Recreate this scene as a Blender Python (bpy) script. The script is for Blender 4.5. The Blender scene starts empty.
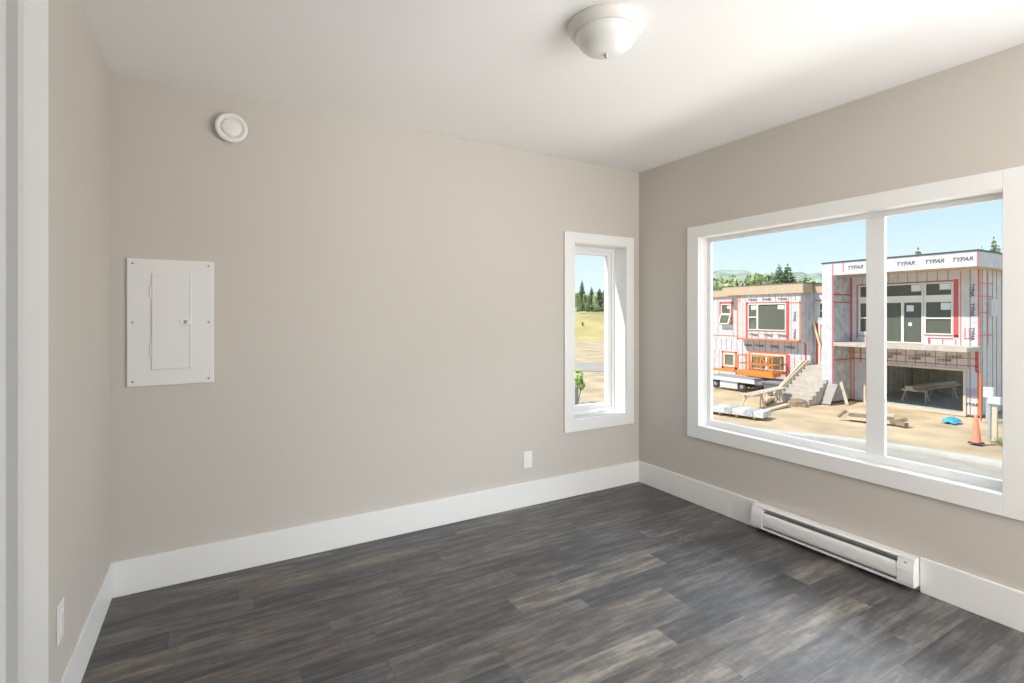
import bpy, bmesh, math, random
from mathutils import Vector, Matrix
random.seed(7)
S = bpy.context.scene
COL = S.collection
PI = math.pi

# ---------------------------------------------------------------- camera
cd = bpy.data.cameras.new('camera'); cam = bpy.data.objects.new('camera', cd); COL.objects.link(cam)
cam.location = (0, 0, 1.343)
cam.rotation_euler = (PI/2, 0, -math.atan2(.5023, .8645))
cd.sensor_width = 36; cd.lens = 36*510/1024
cd.shift_y = -26/1024
cd.clip_start = .02; cd.clip_end = 3000
S.camera = cam
S.view_settings.view_transform = 'Standard'; S.view_settings.look = 'None'
S.view_settings.gamma = 1; S.view_settings.exposure = 0; S.view_settings.use_curve_mapping = False
S.cycles.use_denoising = True
S.cycles.max_bounces = 12; S.cycles.diffuse_bounces = 8; S.cycles.transparent_max_bounces = 16
S.cycles.sample_clamp_indirect = 4

# ---------------------------------------------------------------- sky
W = bpy.data.worlds.new('sky'); S.world = W; W.use_nodes = True
nt = W.node_tree; nt.nodes.clear()
tc = nt.nodes.new('ShaderNodeTexCoord'); sx = nt.nodes.new('ShaderNodeSeparateXYZ')
rp = nt.nodes.new('ShaderNodeValToRGB'); bg = nt.nodes.new('ShaderNodeBackground'); ow = nt.nodes.new('ShaderNodeOutputWorld')
nt.links.new(tc.outputs['Generated'], sx.inputs[0]); nt.links.new(sx.outputs['Z'], rp.inputs[0])
nt.links.new(rp.outputs[0], bg.inputs[0]); nt.links.new(bg.outputs[0], ow.inputs[0])
el = rp.color_ramp.elements
el[0].position = 0; el[0].color = (.74, .84, .87, 1)
el[1].position = 1; el[1].color = (.20, .36, .58, 1)
e = el.new(.10); e.color = (.59, .745, .82, 1)
e = el.new(.26); e.color = (.315, .565, .79, 1)
bg.inputs[1].default_value = 1.3

# ---------------------------------------------------------------- sun and added fill lights
SUN = Vector((-1, .42, 1.29)).normalized()
ld = bpy.data.lights.new('sun', 'SUN'); ld.energy = 5.2; ld.angle = .009; ld.color = (1, .95, .87)
sun = bpy.data.objects.new('sun', ld); COL.objects.link(sun); sun.location = (-20, 7, 26)
sun.rotation_euler = SUN.to_track_quat('Z', 'Y').to_euler()
def area(name, loc, direction, sx_, sy_, power, color):
    l = bpy.data.lights.new(name, 'AREA'); l.shape = 'RECTANGLE'; l.size = sx_; l.size_y = sy_
    l.energy = power; l.color = color
    o = bpy.data.objects.new(name, l); COL.objects.link(o); o.location = loc
    o.rotation_euler = Vector(direction).to_track_quat('-Z', 'Y').to_euler()
    return o
# added fill lamps: two outside the wide window, one in the made-up right opening (added_opening_right)
# and one in the added front wall opening (added_opening_front) behind the viewer
area('sky_fill_wide_window', (6.5, 1.6, 4.1), (-3.5, 0, -2.9), 5, 1.4, 300, (.92, .965, 1))  # unseen panel above the view, added in place of sky brightness
area('ground_fill_wide_window', (6.5, 1.6, -1.5), (-3.5, 0, 2.7), 5, 1.3, 165, (1, .96, .90))  # unseen panel below the view, added to brighten the ceiling
area('fill_right_opening', (3.05, -.75, 1.15), (-1, .35, .22), 1.9, 2.0, 76, (.97, .985, 1))
area('fill_front_opening', (1.95, -2.24, 1.35), (-.35, 1, .55), 1.5, 1.5, 78, (1, .975, .94))

# ---------------------------------------------------------------- materials
def mat(name, col, rough=.6, metal=0, spec=.5, noise=0, nscale=20, bump=0, bscale=80, stretch=None):
    m = bpy.data.materials.new(name); m.use_nodes = True
    t = m.node_tree; b = t.nodes['Principled BSDF']
    b.inputs['Base Color'].default_value = (*col, 1); b.inputs['Roughness'].default_value = rough
    b.inputs['Metallic'].default_value = metal; b.inputs['Specular IOR Level'].default_value = spec
    if noise or bump:
        c = t.nodes.new('ShaderNodeTexCoord'); vec = c.outputs['Object']
        if stretch:
            mp = t.nodes.new('ShaderNodeMapping'); mp.inputs['Scale'].default_value = stretch
            t.links.new(vec, mp.inputs[0]); vec = mp.outputs[0]
    if noise:
        n = t.nodes.new('ShaderNodeTexNoise'); n.inputs['Scale'].default_value = nscale; n.inputs['Detail'].default_value = 6
        t.links.new(vec, n.inputs['Vector'])
        r = t.nodes.new('ShaderNodeValToRGB')
        r.color_ramp.elements[0].position = .3; r.color_ramp.elements[1].position = .7
        r.color_ramp.elements[0].color = (*[max(0, x*(1-noise)) for x in col], 1)
        r.color_ramp.elements[1].color = (*[min(1, x*(1+noise)) for x in col], 1)
        t.links.new(n.outputs[0], r.inputs[0]); t.links.new(r.outputs[0], b.inputs['Base Color'])
    if bump:
        n = t.nodes.new('ShaderNodeTexNoise'); n.inputs['Scale'].default_value = bscale; n.inputs['Detail'].default_value = 4
        t.links.new(vec, n.inputs['Vector'])
        bp = t.nodes.new('ShaderNodeBump'); bp.inputs['Strength'].default_value = bump; bp.inputs['Distance'].default_value = .01
        t.links.new(n.outputs[0], bp.inputs['Height']); t.links.new(bp.outputs[0], b.inputs['Normal'])
    return m
def glass_mat(name, tint=(1, 1, 1), clear=1.0, dark=(.03, .04, .035)):
    m = bpy.data.materials.new(name); m.use_nodes = True; t = m.node_tree
    for n in list(t.nodes):
        if n.type != 'OUTPUT_MATERIAL': t.nodes.remove(n)
    out = t.nodes['Material Output']
    tr = t.nodes.new('ShaderNodeBsdfTransparent'); tr.inputs[0].default_value = (*tint, 1)
    gl = t.nodes.new('ShaderNodeBsdfGlossy'); gl.inputs['Roughness'].default_value = .02
    fr = t.nodes.new('ShaderNodeFresnel'); fr.inputs[0].default_value = 1.25
    mx = t.nodes.new('ShaderNodeMixShader'); ge = t.nodes.new('ShaderNodeNewGeometry')
    iv = t.nodes.new('ShaderNodeMath'); iv.operation = 'SUBTRACT'; iv.inputs[0].default_value = 1; t.links.new(ge.outputs['Backfacing'], iv.inputs[1])
    ml = t.nodes.new('ShaderNodeMath'); ml.operation = 'MULTIPLY'; t.links.new(fr.outputs[0], ml.inputs[0]); t.links.new(iv.outputs[0], ml.inputs[1])
    t.links.new(ml.outputs[0], mx.inputs[0]); t.links.new(tr.outputs[0], mx.inputs[1]); t.links.new(gl.outputs[0], mx.inputs[2])
    last = mx
    if clear < 1:
        d = t.nodes.new('ShaderNodeBsdfDiffuse'); d.inputs[0].default_value = (*dark, 1)
        m2 = t.nodes.new('ShaderNodeMixShader'); m2.inputs[0].default_value = clear
        t.links.new(d.outputs[0], m2.inputs[1]); t.links.new(mx.outputs[0], m2.inputs[2]); last = m2
    t.links.new(last.outputs[0], out.inputs[0]); return m

def floor_mat():
    m = bpy.data.materials.new('vinyl_planks'); m.use_nodes = True; t = m.node_tree; b = t.nodes['Principled BSDF']
    N = t.nodes.new; L = t.links.new
    def mth(op, a, bb=None):
        n = N('ShaderNodeMath'); n.operation = op
        for i, v in enumerate((a, bb)):
            if v is None: continue
            if isinstance(v, (int, float)): n.inputs[i].default_value = v
            else: L(v, n.inputs[i])
        return n.outputs[0]
    c = N('ShaderNodeTexCoord'); s = N('ShaderNodeSeparateXYZ'); L(c.outputs['Object'], s.inputs[0])
    PW, PL = .128, .92
    ry = mth('DIVIDE', mth('ADD', s.outputs['Y'], 20.05), PW); row = mth('FLOOR', ry); fy = mth('FRACT', ry)
    wn = N('ShaderNodeTexWhiteNoise'); wn.noise_dimensions = '1D'; L(row, wn.inputs['W'])
    rx = mth('ADD', mth('DIVIDE', mth('ADD', s.outputs['X'], 20), PL), wn.outputs['Value'])
    colm = mth('FLOOR', rx); fx = mth('FRACT', rx)
    cv = N('ShaderNodeCombineXYZ'); L(row, cv.inputs[0]); L(colm, cv.inputs[1])
    wid = N('ShaderNodeTexWhiteNoise'); wid.noise_dimensions = '2D'; L(cv.outputs[0], wid.inputs['Vector'])
    # grain, moved per plank
    off = N('ShaderNodeVectorMath'); off.operation = 'MULTIPLY_ADD'
    L(wid.outputs['Color'], off.inputs[0]); off.inputs[1].default_value = (30, 30, 30)
    L(c.outputs['Object'], off.inputs[2])
    mp = N('ShaderNodeMapping'); mp.inputs['Scale'].default_value = (2.2, 16, 1); L(off.outputs[0], mp.inputs[0])
    g1 = N('ShaderNodeTexNoise'); g1.inputs['Scale'].default_value = 1.6; g1.inputs['Detail'].default_value = 8; g1.inputs['Roughness'].default_value = .68; L(mp.outputs[0], g1.inputs['Vector'])
    mp2 = N('ShaderNodeMapping'); mp2.inputs['Scale'].default_value = (40, 12, 1); L(off.outputs[0], mp2.inputs[0])
    g2 = N('ShaderNodeTexNoise'); g2.inputs['Scale'].default_value = 1.0; g2.inputs['Detail'].default_value = 3; L(mp2.outputs[0], g2.inputs['Vector'])
    r1 = N('ShaderNodeValToRGB'); L(g1.outputs[0], r1.inputs[0]); e = r1.color_ramp.elements
    e[0].position = .30; e[0].color = (.040, .038, .039, 1); e[1].position = .74; e[1].color = (.25, .235, .212, 1)
    x = e.new(.5); x.color = (.105, .101, .101, 1)
    # each plank's own tone: brown, grey or pale
    r2 = N('ShaderNodeValToRGB'); L(wid.outputs['Value'], r2.inputs[0]); e = r2.color_ramp.elements
    e[0].position = 0; e[0].color = (.62, .62, .64, 1); e[1].position = 1; e[1].color = (1.65, 1.57, 1.42, 1)
    x = e.new(.35); x.color = (.84, .85, .88, 1); x = e.new(.6); x.color = (1.0, .98, .97, 1); x = e.new(.8); x.color = (1.12, 1.0, .89, 1)
    mu = N('ShaderNodeMix'); mu.data_type = 'RGBA'; mu.blend_type = 'MULTIPLY'; mu.inputs[0].default_value = 1
    L(r1.outputs[0], mu.inputs[6]); L(r2.outputs[0], mu.inputs[7])
    mr = N('ShaderNodeMapRange'); L(g2.outputs[0], mr.inputs[0]); mr.inputs[1].default_value = .3; mr.inputs[2].default_value = .7; mr.inputs[3].default_value = .90; mr.inputs[4].default_value = 1.08
    mu2 = N('ShaderNodeMix'); mu2.data_type = 'RGBA'; mu2.blend_type = 'MULTIPLY'; mu2.inputs[0].default_value = 1
    L(mu.outputs[2], mu2.inputs[6]); L(mr.outputs[0], mu2.inputs[7])
    # joints
    ey = mth('MINIMUM', fy, mth('SUBTRACT', 1, fy)); ex = mth('MINIMUM', fx, mth('SUBTRACT', 1, fx))
    jy = mth('LESS_THAN', ey, .008); jx = mth('LESS_THAN', ex, .0012)
    j = mth('MAXIMUM', jy, jx)
    mu3 = N('ShaderNodeMix'); mu3.data_type = 'RGBA'; L(mth('MULTIPLY', j, .45), mu3.inputs[0]); L(mu2.outputs[2], mu3.inputs[6]); mu3.inputs[7].default_value = (.02, .02, .02, 1)
    L(mu3.outputs[2], b.inputs['Base Color'])
    rr = N('ShaderNodeMapRange'); L(g1.outputs[0], rr.inputs[0]); rr.inputs[3].default_value = .36; rr.inputs[4].default_value = .56
    L(rr.outputs[0], b.inputs['Roughness']); b.inputs['Specular IOR Level'].default_value = .55
    bp = N('ShaderNodeBump'); bp.inputs['Strength'].default_value = .12; bp.inputs['Distance'].default_value = .004
    L(mth('SUBTRACT', g2.outputs[0], j), bp.inputs['Height']); L(bp.outputs[0], b.inputs['Normal'])
    return m

M = dict(
 wall=mat('greige_paint', (.605, .567, .52), .85, bump=.04, bscale=300),
 ceiling=mat('ceiling_paint', (.89, .885, .88), .9),
 trim=mat('white_trim_paint', (.86, .86, .85), .4),
 vinyl=mat('white_vinyl', (.84, .85, .86), .35),
 plastic=mat('white_plastic', (.86, .85, .83), .4),
 panel=mat('panel_enamel', (.82, .82, .81), .45),
 steel=mat('screw_steel', (.45, .43, .40), .4, metal=.7),
 heater=mat('heater_enamel', (.84, .84, .84), .35),
 slot=mat('dark_slot', (.16, .16, .165), .6),
 fins=mat('aluminium_fins', (.6, .6, .61), .4, metal=.8),
 fixture=mat('fixture_white_metal', (.80, .77, .72), .45),
 dome=mat('frosted_glass', (.83, .83, .81), .3),
 finial=mat('finial_nickel', (.45, .44, .42), .35, metal=.8),
 floor=floor_mat(),
 glass=glass_mat('window_glass'),
 # outdoors
 wrap=mat('housewrap', (.61, .595, .61), .55, noise=.10, nscale=3, bump=.3, bscale=4),
 wrapshade=mat('shaded_wrap', (.50, .51, .53), .6, noise=.3, nscale=2.5, bump=.5, bscale=3),  # housewrap again, with the shade of the side faces in its grey
 tape=mat('red_seam_tape', (.58, .10, .10), .5),
 otape=mat('orange_seam_tape', (.70, .20, .08), .5),
 seam=mat('dark_strapping', (.33, .19, .17), .7),
 ink=mat('printed_ink', (.10, .09, .10), .7),
 osb=mat('osb_board', (.56, .43, .29), .8, noise=.18, nscale=25),
 lumber=mat('pale_lumber', (.66, .56, .42), .75, noise=.12, nscale=8, stretch=(1, 1, 6)),
 oldwood=mat('weathered_lumber', (.30, .22, .15), .85, noise=.25, nscale=8),
 conc=mat('concrete', (.51, .455, .39), .85, noise=.12, nscale=4),
 dconc=mat('garage_concrete', (.50, .50, .49), .8, noise=.15, nscale=2),
 stud=mat('stud_wall', (.60, .55, .48), .8, noise=.2, nscale=3),
 dpane=glass_mat('house_glass', (.75, .8, .75), .5, (.21, .225, .185)),  # grey-green diffuse part stands for trees reflected in the panes
 wframe=mat('cream_window_frame', (.80, .76, .68), .4),
 sticker=mat('white_sticker', (.72, .76, .78), .6),
 cap=mat('roof_edge_metal', (.07, .07, .08), .5),
 roofing=mat('grey_roofing', (.16, .16, .17), .9),
 bluesh=mat('blue_membrane', (.54, .60, .71), .6),
 lilac=mat('lilac_membrane', (.42, .38, .58), .6),
 dirt=mat('sandy_dirt', (.56, .42, .26), .95, noise=.26, nscale=.55, bump=.8, bscale=2.2),
 asphalt=mat('pale_asphalt', (.43, .375, .31), .9, noise=.10, nscale=1.5),
 kerb=mat('kerb_concrete', (.58, .54, .48), .9, noise=.08, nscale=3),
 grass=mat('dry_grass', (.52, .41, .17), .95, noise=.30, nscale=.09, stretch=(1, 1, 1)),
 hill=mat('distant_forest', (.36, .41, .31), 1, noise=.35, nscale=.05),
 conifer=mat('conifer_needles', (.36, .44, .28), .9, noise=.35, nscale=.9),
 leaf=mat('tree_leaves', (.27, .34, .17), .9, noise=.45, nscale=.9),
 lightleaf=mat('yellow_green_leaves', (.39, .45, .21), .9, noise=.4, nscale=.9),
 bark=mat('tree_bark', (.16, .12, .09), .95),
 orange=mat('orange_machine_paint', (.85, .26, .04), .4),
 cone=mat('cone_orange', (.88, .27, .16), .5),
 conebase=mat('cone_rubber', (.06, .05, .05), .8),
 rubber=mat('tyre_rubber', (.05, .045, .045), .9),
 greym=mat('grey_machine_metal', (.30, .34, .36), .5, metal=.2),
 palem=mat('pale_metal', (.60, .615, .63), .45),
 bin=mat('dark_bin', (.13, .12, .16), .6),
 wrapplastic=mat('stack_wrapping', (.63, .63, .61), .4, noise=.2, nscale=5),
 bandgrey=mat('printed_band_grey', (.44, .46, .46), .5, noise=.3, nscale=9),
 sheet=mat('shaded_board', (.37, .335, .30), .8, noise=.08, nscale=5),  # board tone darkened to stand for the shade on the sheet
 brightleaf=mat('bright_shrub_leaves', (.55, .66, .22), .8, noise=.2, nscale=4),
 tarp=mat('blue_tarp', (.06, .42, .62), .5, noise=.2, nscale=6),
 pole=mat('grey_conduit', (.42, .43, .45), .5),
 yellow=mat('yellow_board', (.80, .60, .12), .7),
)

# ---------------------------------------------------------------- helpers
class MB:
    def __init__(s, o=(0, 0, 0)): s.b = bmesh.new(); s.o = Vector(o)
    def v(s, p): return s.b.verts.new(Vector(p)-s.o)
    def face(s, pts): return s.b.faces.new([s.v(p) for p in pts])
    def box(s, x0, x1, y0, y1, z0, z1):
        v = [s.v((x, y, z)) for x in (x0, x1) for y in (y0, y1) for z in (z0, z1)]
        for f in ((0, 1, 3, 2), (4, 6, 7, 5), (0, 4, 5, 1), (2, 3, 7, 6), (0, 2, 6, 4), (1, 5, 7, 3)): s.b.faces.new([v[i] for i in f])
        return s
    def bar(s, p, q, w, h, up=(0, 0, 1)):
        p, q = Vector(p), Vector(q); d = (q-p).normalized(); u = Vector(up)
        if abs(d.dot(u)) > .99: u = Vector((1, 0, 0))
        a = d.cross(u).normalized(); c = a.cross(d)
        r = []
        for e in (p, q): r.append([s.v(e+a*i*w/2+c*j*h/2) for i, j in ((-1, -1), (1, -1), (1, 1), (-1, 1))])
        s.b.faces.new(r[0]); s.b.faces.new(r[1][::-1])
        for i in range(4): s.b.faces.new([r[0][i], r[1][i], r[1][(i+1) % 4], r[0][(i+1) % 4]])
        return s
    def tube(s, p, q, r0, r1=None, n=14, caps=True):
        p, q = Vector(p), Vector(q); d = (q-p).normalized(); u = Vector((0, 0, 1)) if abs(d.z) < .95 else Vector((1, 0, 0))
        a = d.cross(u).normalized(); c = a.cross(d); r1 = r0 if r1 is None else r1; R = []
        for e, r in ((p, r0), (q, r1)): R.append([s.v(e+(a*math.cos(2*PI*i/n)+c*math.sin(2*PI*i/n))*r) for i in range(n)])
        for i in range(n): s.b.faces.new([R[0][i], R[1][i], R[1][(i+1) % n], R[0][(i+1) % n]])
        if caps: s.b.faces.new(R[0][::-1]); s.b.faces.new(R[1])
        return s
    def lathe(s, prof, c, axis=(0, 0, 1), n=48):
        # prof: (radius, distance along axis)
        d = Vector(axis).normalized(); u = Vector((0, 0, 1)) if abs(d.z) < .9 else Vector((1, 0, 0)); a = d.cross(u).normalized(); e = a.cross(d); c = Vector(c); rings = []
        for r, h in prof:
            rings.append([s.v(c+d*h)] if r < 1e-6 else [s.v(c+d*h+(a*math.cos(2*PI*i/n)+e*math.sin(2*PI*i/n))*r) for i in range(n)])
        for A, B in zip(rings, rings[1:]):
            for i in range(n):
                j = (i+1) % n
                if len(A) == 1 and len(B) == 1: continue
                if len(A) == 1: s.b.faces.new([A[0], B[i], B[j]])
                elif len(B) == 1: s.b.faces.new([A[i], A[j], B[0]])
                else: s.b.faces.new([A[i], A[j], B[j], B[i]])
        return s
    def prism(s, poly, f0, f1):
        A = [s.v(f0(*p)) for p in poly]; B = [s.v(f1(*p)) for p in poly]; n = len(poly)
        for i in range(n): s.b.faces.new([A[i], A[(i+1) % n], B[(i+1) % n], B[i]])
        s.b.faces.new(A[::-1]); s.b.faces.new(B)
        return s
    def ringx(s, x0, x1, Y0, Y1, Z0, Z1, wl, wr, wb, wt):   # rectangular frame lying in a plane of constant X
        s.box(x0, x1, Y0, Y0+wl, Z0, Z1); s.box(x0, x1, Y1-wr, Y1, Z0, Z1)
        s.box(x0, x1, Y0+wl, Y1-wr, Z0, Z0+wb); s.box(x0, x1, Y0+wl, Y1-wr, Z1-wt, Z1); return s
    def ringy(s, y0, y1, X0, X1, Z0, Z1, wl, wr, wb, wt):
        s.box(X0, X0+wl, y0, y1, Z0, Z1); s.box(X1-wr, X1, y0, y1, Z0, Z1)
        s.box(X0+wl, X1-wr, y0, y1, Z0, Z0+wb); s.box(X0+wl, X1-wr, y0, y1, Z1-wt, Z1); return s
    def holes(s, axis, a0, a1, u0, u1, z0, z1, hs):
        us = sorted({u0, u1, *[h[0] for h in hs], *[h[1] for h in hs]}); zs = sorted({z0, z1, *[h[2] for h in hs], *[h[3] for h in hs]})
        for i in range(len(us)-1):
            run = None
            for j in range(len(zs)):
                solid = False
                if j < len(zs)-1:
                    uc, zc = (us[i]+us[i+1])/2, (zs[j]+zs[j+1])/2
                    solid = not any(h[0] < uc < h[1] and h[2] < zc < h[3] for h in hs)
                if solid and run is None: run = zs[j]
                if not solid and run is not None:
                    if axis == 'x': s.box(a0, a1, us[i], us[i+1], run, zs[j])
                    else: s.box(us[i], us[i+1], a0, a1, run, zs[j])
                    run = None
        return s
    def build(s, name, m, parent=None, bevel=0, smooth=False, seg=2):
        bmesh.ops.recalc_face_normals(s.b, faces=s.b.faces)
        me = bpy.data.meshes.new(name); s.b.to_mesh(me); s.b.free(); me.materials.append(M[m] if isinstance(m, str) else m)
        if smooth:
            for p in me.polygons: p.use_smooth = True
        o = bpy.data.objects.new(name, me); COL.objects.link(o)
        if parent: o.parent = parent
        elif s.o.length: o.location = s.o
        if bevel:
            md = o.modifiers.new('edge', 'BEVEL'); md.width = bevel; md.segments = seg; md.limit_method = 'ANGLE'
        return o
def empty(name, loc=(0, 0, 0), label=None, cat=None, group=None, kind=None):
    o = bpy.data.objects.new(name, None); COL.objects.link(o); o.location = loc; o.empty_display_size = .1
    return tag(o, label, cat, group, kind)
def tag(o, label=None, cat=None, group=None, kind=None):
    if label: o['label'] = label
    if cat: o['category'] = cat
    if group: o['group'] = group
    if kind: o['kind'] = kind
    return o
def struct(o, label=None, cat=None): return tag(o, label, cat, None, 'structure')
def copy_tree(o, parent=None):
    c = o.copy(); COL.objects.link(c)
    if parent: c.parent = parent
    for ch in list(o.children): copy_tree(ch, c)
    return c

# ================================================================ ROOM
XL, XR, YB, YF, HC = -.435, 2.971, 3.061, -2.2, 2.5
struct(MB().box(XL-.2, XR+.02, YF-.2, YB+.02, -.12, 0).build('floor', 'floor'), 'dark grey brown wood look plank floor', 'floor')
struct(MB().box(XL-.2, XR+.25, YF-.2, YB+.25, HC, HC+.12).build('ceiling', 'ceiling'), 'smooth white ceiling with a round light', 'ceiling')
struct(MB().holes('y', YB, YB+.17, XL-.2, XR+.25, -.12, HC, [(2.312, 2.832, .558, 1.895)]).build('wall_back', 'wall'), 'greige back wall with panel cover and narrow window', 'wall')
struct(MB().holes('x', XR, XR+.20, YF-.2, YB, -.12, HC, [(.785, 2.52, .535, 1.92), (-1.75, .25, .08, 2.12)]).build('wall_right', 'wall'), 'greige window wall above the baseboard heater', 'wall')
struct(MB().box(XL-.2, XL, YF-.2, YB, -.12, HC).build('wall_left', 'wall'), 'greige left wall between corner and door jamb', 'wall')
struct(MB().holes('y', YF-.2, YF, XL, XR, -.12, HC, [(1.15, 2.75, .55, 2.15)]).build('wall_front', 'wall'), 'greige front wall behind the viewer', 'wall')
struct(MB().box(.90, 1.0, YF, .20, 0, HC).build('wall_light_shield', 'wall'), 'unseen greige partition added to keep light off the door jamb', 'wall')  # added out of view to block the right opening's light from the jamb
# entry jamb at the left: a stub of wall, its white jamb with the door stop
struct(MB().box(XL, -.215, .56, .772, 0, HC).build('wall_entry', 'wall'), 'short greige wall end behind the white door jamb', 'wall')
dj = struct(empty('door_1'), 'white painted door jamb at the left edge of the view', 'door jamb')
poly = [(-.215, .56), (-.178, .56), (-.178, .682), (-.170, .685), (-.1665, .689), (-.1665, .776), (-.169, .783), (-.175, .788), (-.215, .79), (-.215, .772)]
MB().prism(poly, lambda x, y: (x, y, 0), lambda x, y: (x, y, HC-.001)).build('jamb', 'trim', dj)
MB().box(XL, -.215, .772, .79, 0, HC-.001).build('casing', 'trim', dj, .003)

# baseboards
BH = .168
struct(MB().box(XL+.010, XR-.016, YB-.016, YB, 0, BH).build('baseboard_back', 'trim', None, .003), 'white baseboard along the back wall', 'baseboard')
struct(MB().box(XL, XL+.010, .79, YB, 0, BH).build('baseboard_left', 'trim', None, .003), 'white baseboard along the left wall', 'baseboard')
struct(MB().box(XR-.016, XR, 2.012, YB, 0, BH).build('baseboard_right', 'trim', None, .003), 'white baseboard between corner and heater', 'baseboard')
struct(MB().box(XR-.016, XR, .3, 1.146, 0, BH).build('baseboard_right', 'trim', None, .003), 'white baseboard on the near side of the heater', 'baseboard')

# window_1: wide window in the right wall
w = struct(empty('window_1', (XR, 1.64, .56)), 'wide white framed two pane window with flat casing', 'window')
o = (XR, 1.64, .56)
MB(o).ringx(XR-.018, XR, .745, 2.557, .472, 1.977, .10, .097, .092, .082).build('casing', 'trim', w, .0025)
MB(o).ringx(XR-.004, XR+.085, .79, 2.48, .538, 1.916, .02, .02, .022, .022).build('jamb_liner', 'trim', w)
fr = MB(o); fr.ringx(XR+.075, XR+.104, .786, 2.519, .536, 1.919, .072, .089, .064, .054)
fr.box(XR+.078, XR+.104, 1.338, 1.427, .59, 1.87)
fr.build('window_frame', 'vinyl', w, .003)
for a, b in ((1.425, 2.432), (.858, 1.340)):
    MB(o).box(XR+.094, XR+.100, a, b, .598, 1.867).build('glass_pane', 'glass', w)
# window_2: narrow casement in the back wall
o = (2.578, YB, .558)
w = struct(empty('window_2', o), 'narrow tall white casement window near the corner', 'window')
MB(o).ringy(YB-.018, YB, 2.218, 2.899, .478, 1.964, .087, .0775, .085, .073).build('casing', 'trim', w, .0025)
MB(o).ringy(YB-.004, YB+.155, 2.310, 2.834, .558, 1.895, .010, .010, .010, .010).build('jamb_liner', 'trim', w)
MB(o).ringy(YB+.13, YB+.19, 2.320, 2.828, .568, 1.885, .03, .03, .03, .03).build('window_frame', 'vinyl', w, .003)
MB(o).ringy(YB+.142, YB+.19, 2.350, 2.800, .597, 1.857, .036, .034, .036, .028).build('sash', 'vinyl', w, .004)
MB(o).box(2.392, 2.767, YB+.165, YB+.171, .632, 1.83).build('glass_pane', 'glass', w)
hd = MB(o).box(2.60, 2.72, YB+.105, YB+.135, .570, .590).build('crank_handle', 'vinyl', w, .004)
MB(o).bar((2.615, YB+.10, .594), (2.70, YB+.112, .592), .012, .008).build('crank_arm', 'vinyl', hd, .002)
# added_opening_right and added_opening_front: unseen frames of two openings added to let fill light in
w = struct(empty('added_opening_right', (XR, -.75, .08)), 'unseen tall opening added in the right wall for fill light', 'window'); o = (XR, -.75, .08)
MB(o).ringx(XR-.018, XR+.10, -1.82, .31, 0.02, 2.19, .07, .06, .06, .07).build('window_frame', 'trim', w)
w = struct(empty('added_opening_front', (1.95, YF, .55)), 'unseen wide opening added in the front wall for fill light', 'window'); o = (1.95, YF, .55)
MB(o).ringy(YF-.10, YF+.018, 1.08, 2.82, .48, 2.22, .07, .07, .07, .07).build('window_frame', 'trim', w)

# ceiling light
c = (1.348, 1.572, HC)
t = empty('ceiling_light', c, 'round flush mount ceiling light with frosted dome and small finial', 'ceiling light')
MB(c).lathe([(0, 0), (.150, 0), (.152, -.004), (.151, -.012), (.146, -.016), (.143, -.026), (.136, -.031), (.134, -.036), (.126, -.039), (.121, -.037), (0, -.034)], c).build('base_ring', 'fixture', t, smooth=True)
MB(c).lathe([(.120, -.036), (.1205, -.044), (.116, -.058), (.104, -.077), (.085, -.094), (.06, -.107), (.03, -.114), (.0, -.116)], c).build('glass_shade', 'dome', t, smooth=True)
MB(c).lathe([(.0, -.113), (.009, -.1145), (.010, -.117), (.006, -.120), (.007, -.124), (.005, -.128), (0, -.129)], c, n=20).build('finial', 'finial', t, smooth=True)
# round wall vent
c = (.071, YB, 2.319)
t = empty('wall_vent', c, 'round white vent cover high on the back wall', 'vent')
MB(c).lathe([(0, 0), (.060, 0), (.060, .030), (.074, .030), (.076, .034), (.074, .043), (.064, .047), (.056, .043), (.053, .036), (0, .036)], c, (0, -1, 0)).build('vent_ring', 'plastic', t, smooth=True)
MB(c).lathe([(0, .034), (.044, .034), (.046, .038), (.044, .046), (.036, .049), (0, .050)], c, (0, -1, 0)).build('vent_disc', 'plastic', t, smooth=True)
# electrical panel
c = (-.189, YB, 1.309)
t = empty('electrical_panel', c, 'white breaker panel cover with closed door on back wall', 'electrical panel')
MB(c).box(-.370, -.008, YB-.014, YB, .998, 1.620).build('cover_plate', 'panel', t, .004)
dr = MB(c).box(-.2714, -.1045, YB-.022, YB-.012, 1.077, 1.553).build('panel_door', 'panel', t, .004)
MB(c).box(-.1135, -.1045, YB-.0245, YB-.020, 1.08, 1.55).build('door_lip', 'panel', dr, .002)
lt = MB(c).box(-.155, -.106, YB-.028, YB-.021, 1.298, 1.325).build('latch', 'plastic', dr, .002)
MB(c).box(-.138, -.124, YB-.030, YB-.0265, 1.303, 1.320).build('latch_slide', 'steel', dr, .001)
for z in (1.17, 1.46):
    MB(c).tube((-.276, YB-.016, z-.03), (-.276, YB-.016, z+.03), .0045, n=10).build('hinge', 'panel', t)
for x in (-.347, -.031):
    for z in (1.022, 1.309, 1.596):
        MB(c).lathe([(0, .013), (.0055, .013), (.005, .0165), (0, .0175)], (x, YB, z), (0, -1, 0), 14).build('screw', 'steel', t, smooth=True)
# outlets
def outlet(c, ax, lab):
    t = empty('wall_outlet', c, lab, 'outlet'); x, y, z = c
    if ax == 'y':
        MB(c).box(x-.036, x+.036, y-.006, y, z-.058, z+.058).build('cover_plate', 'plastic', t, .003)
        MB(c).box(x-.017, x+.017, y-.009, y-.004, z-.034, z+.034).build('receptacle', 'plastic', t, .002)
    else:
        MB(c).box(x, x+.006, y-.036, y+.036, z-.062, z+.062).build('cover_plate', 'plastic', t, .003)
        MB(c).box(x+.004, x+.009, y-.017, y+.017, z-.034, z+.034).build('receptacle', 'plastic', t, .002)
outlet((1.905, YB, .325), 'y', 'white wall outlet low on back wall left of narrow window')
outlet((XL, 2.147, .36), 'x', 'white wall outlet low on the left wall beside door jamb')
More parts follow.
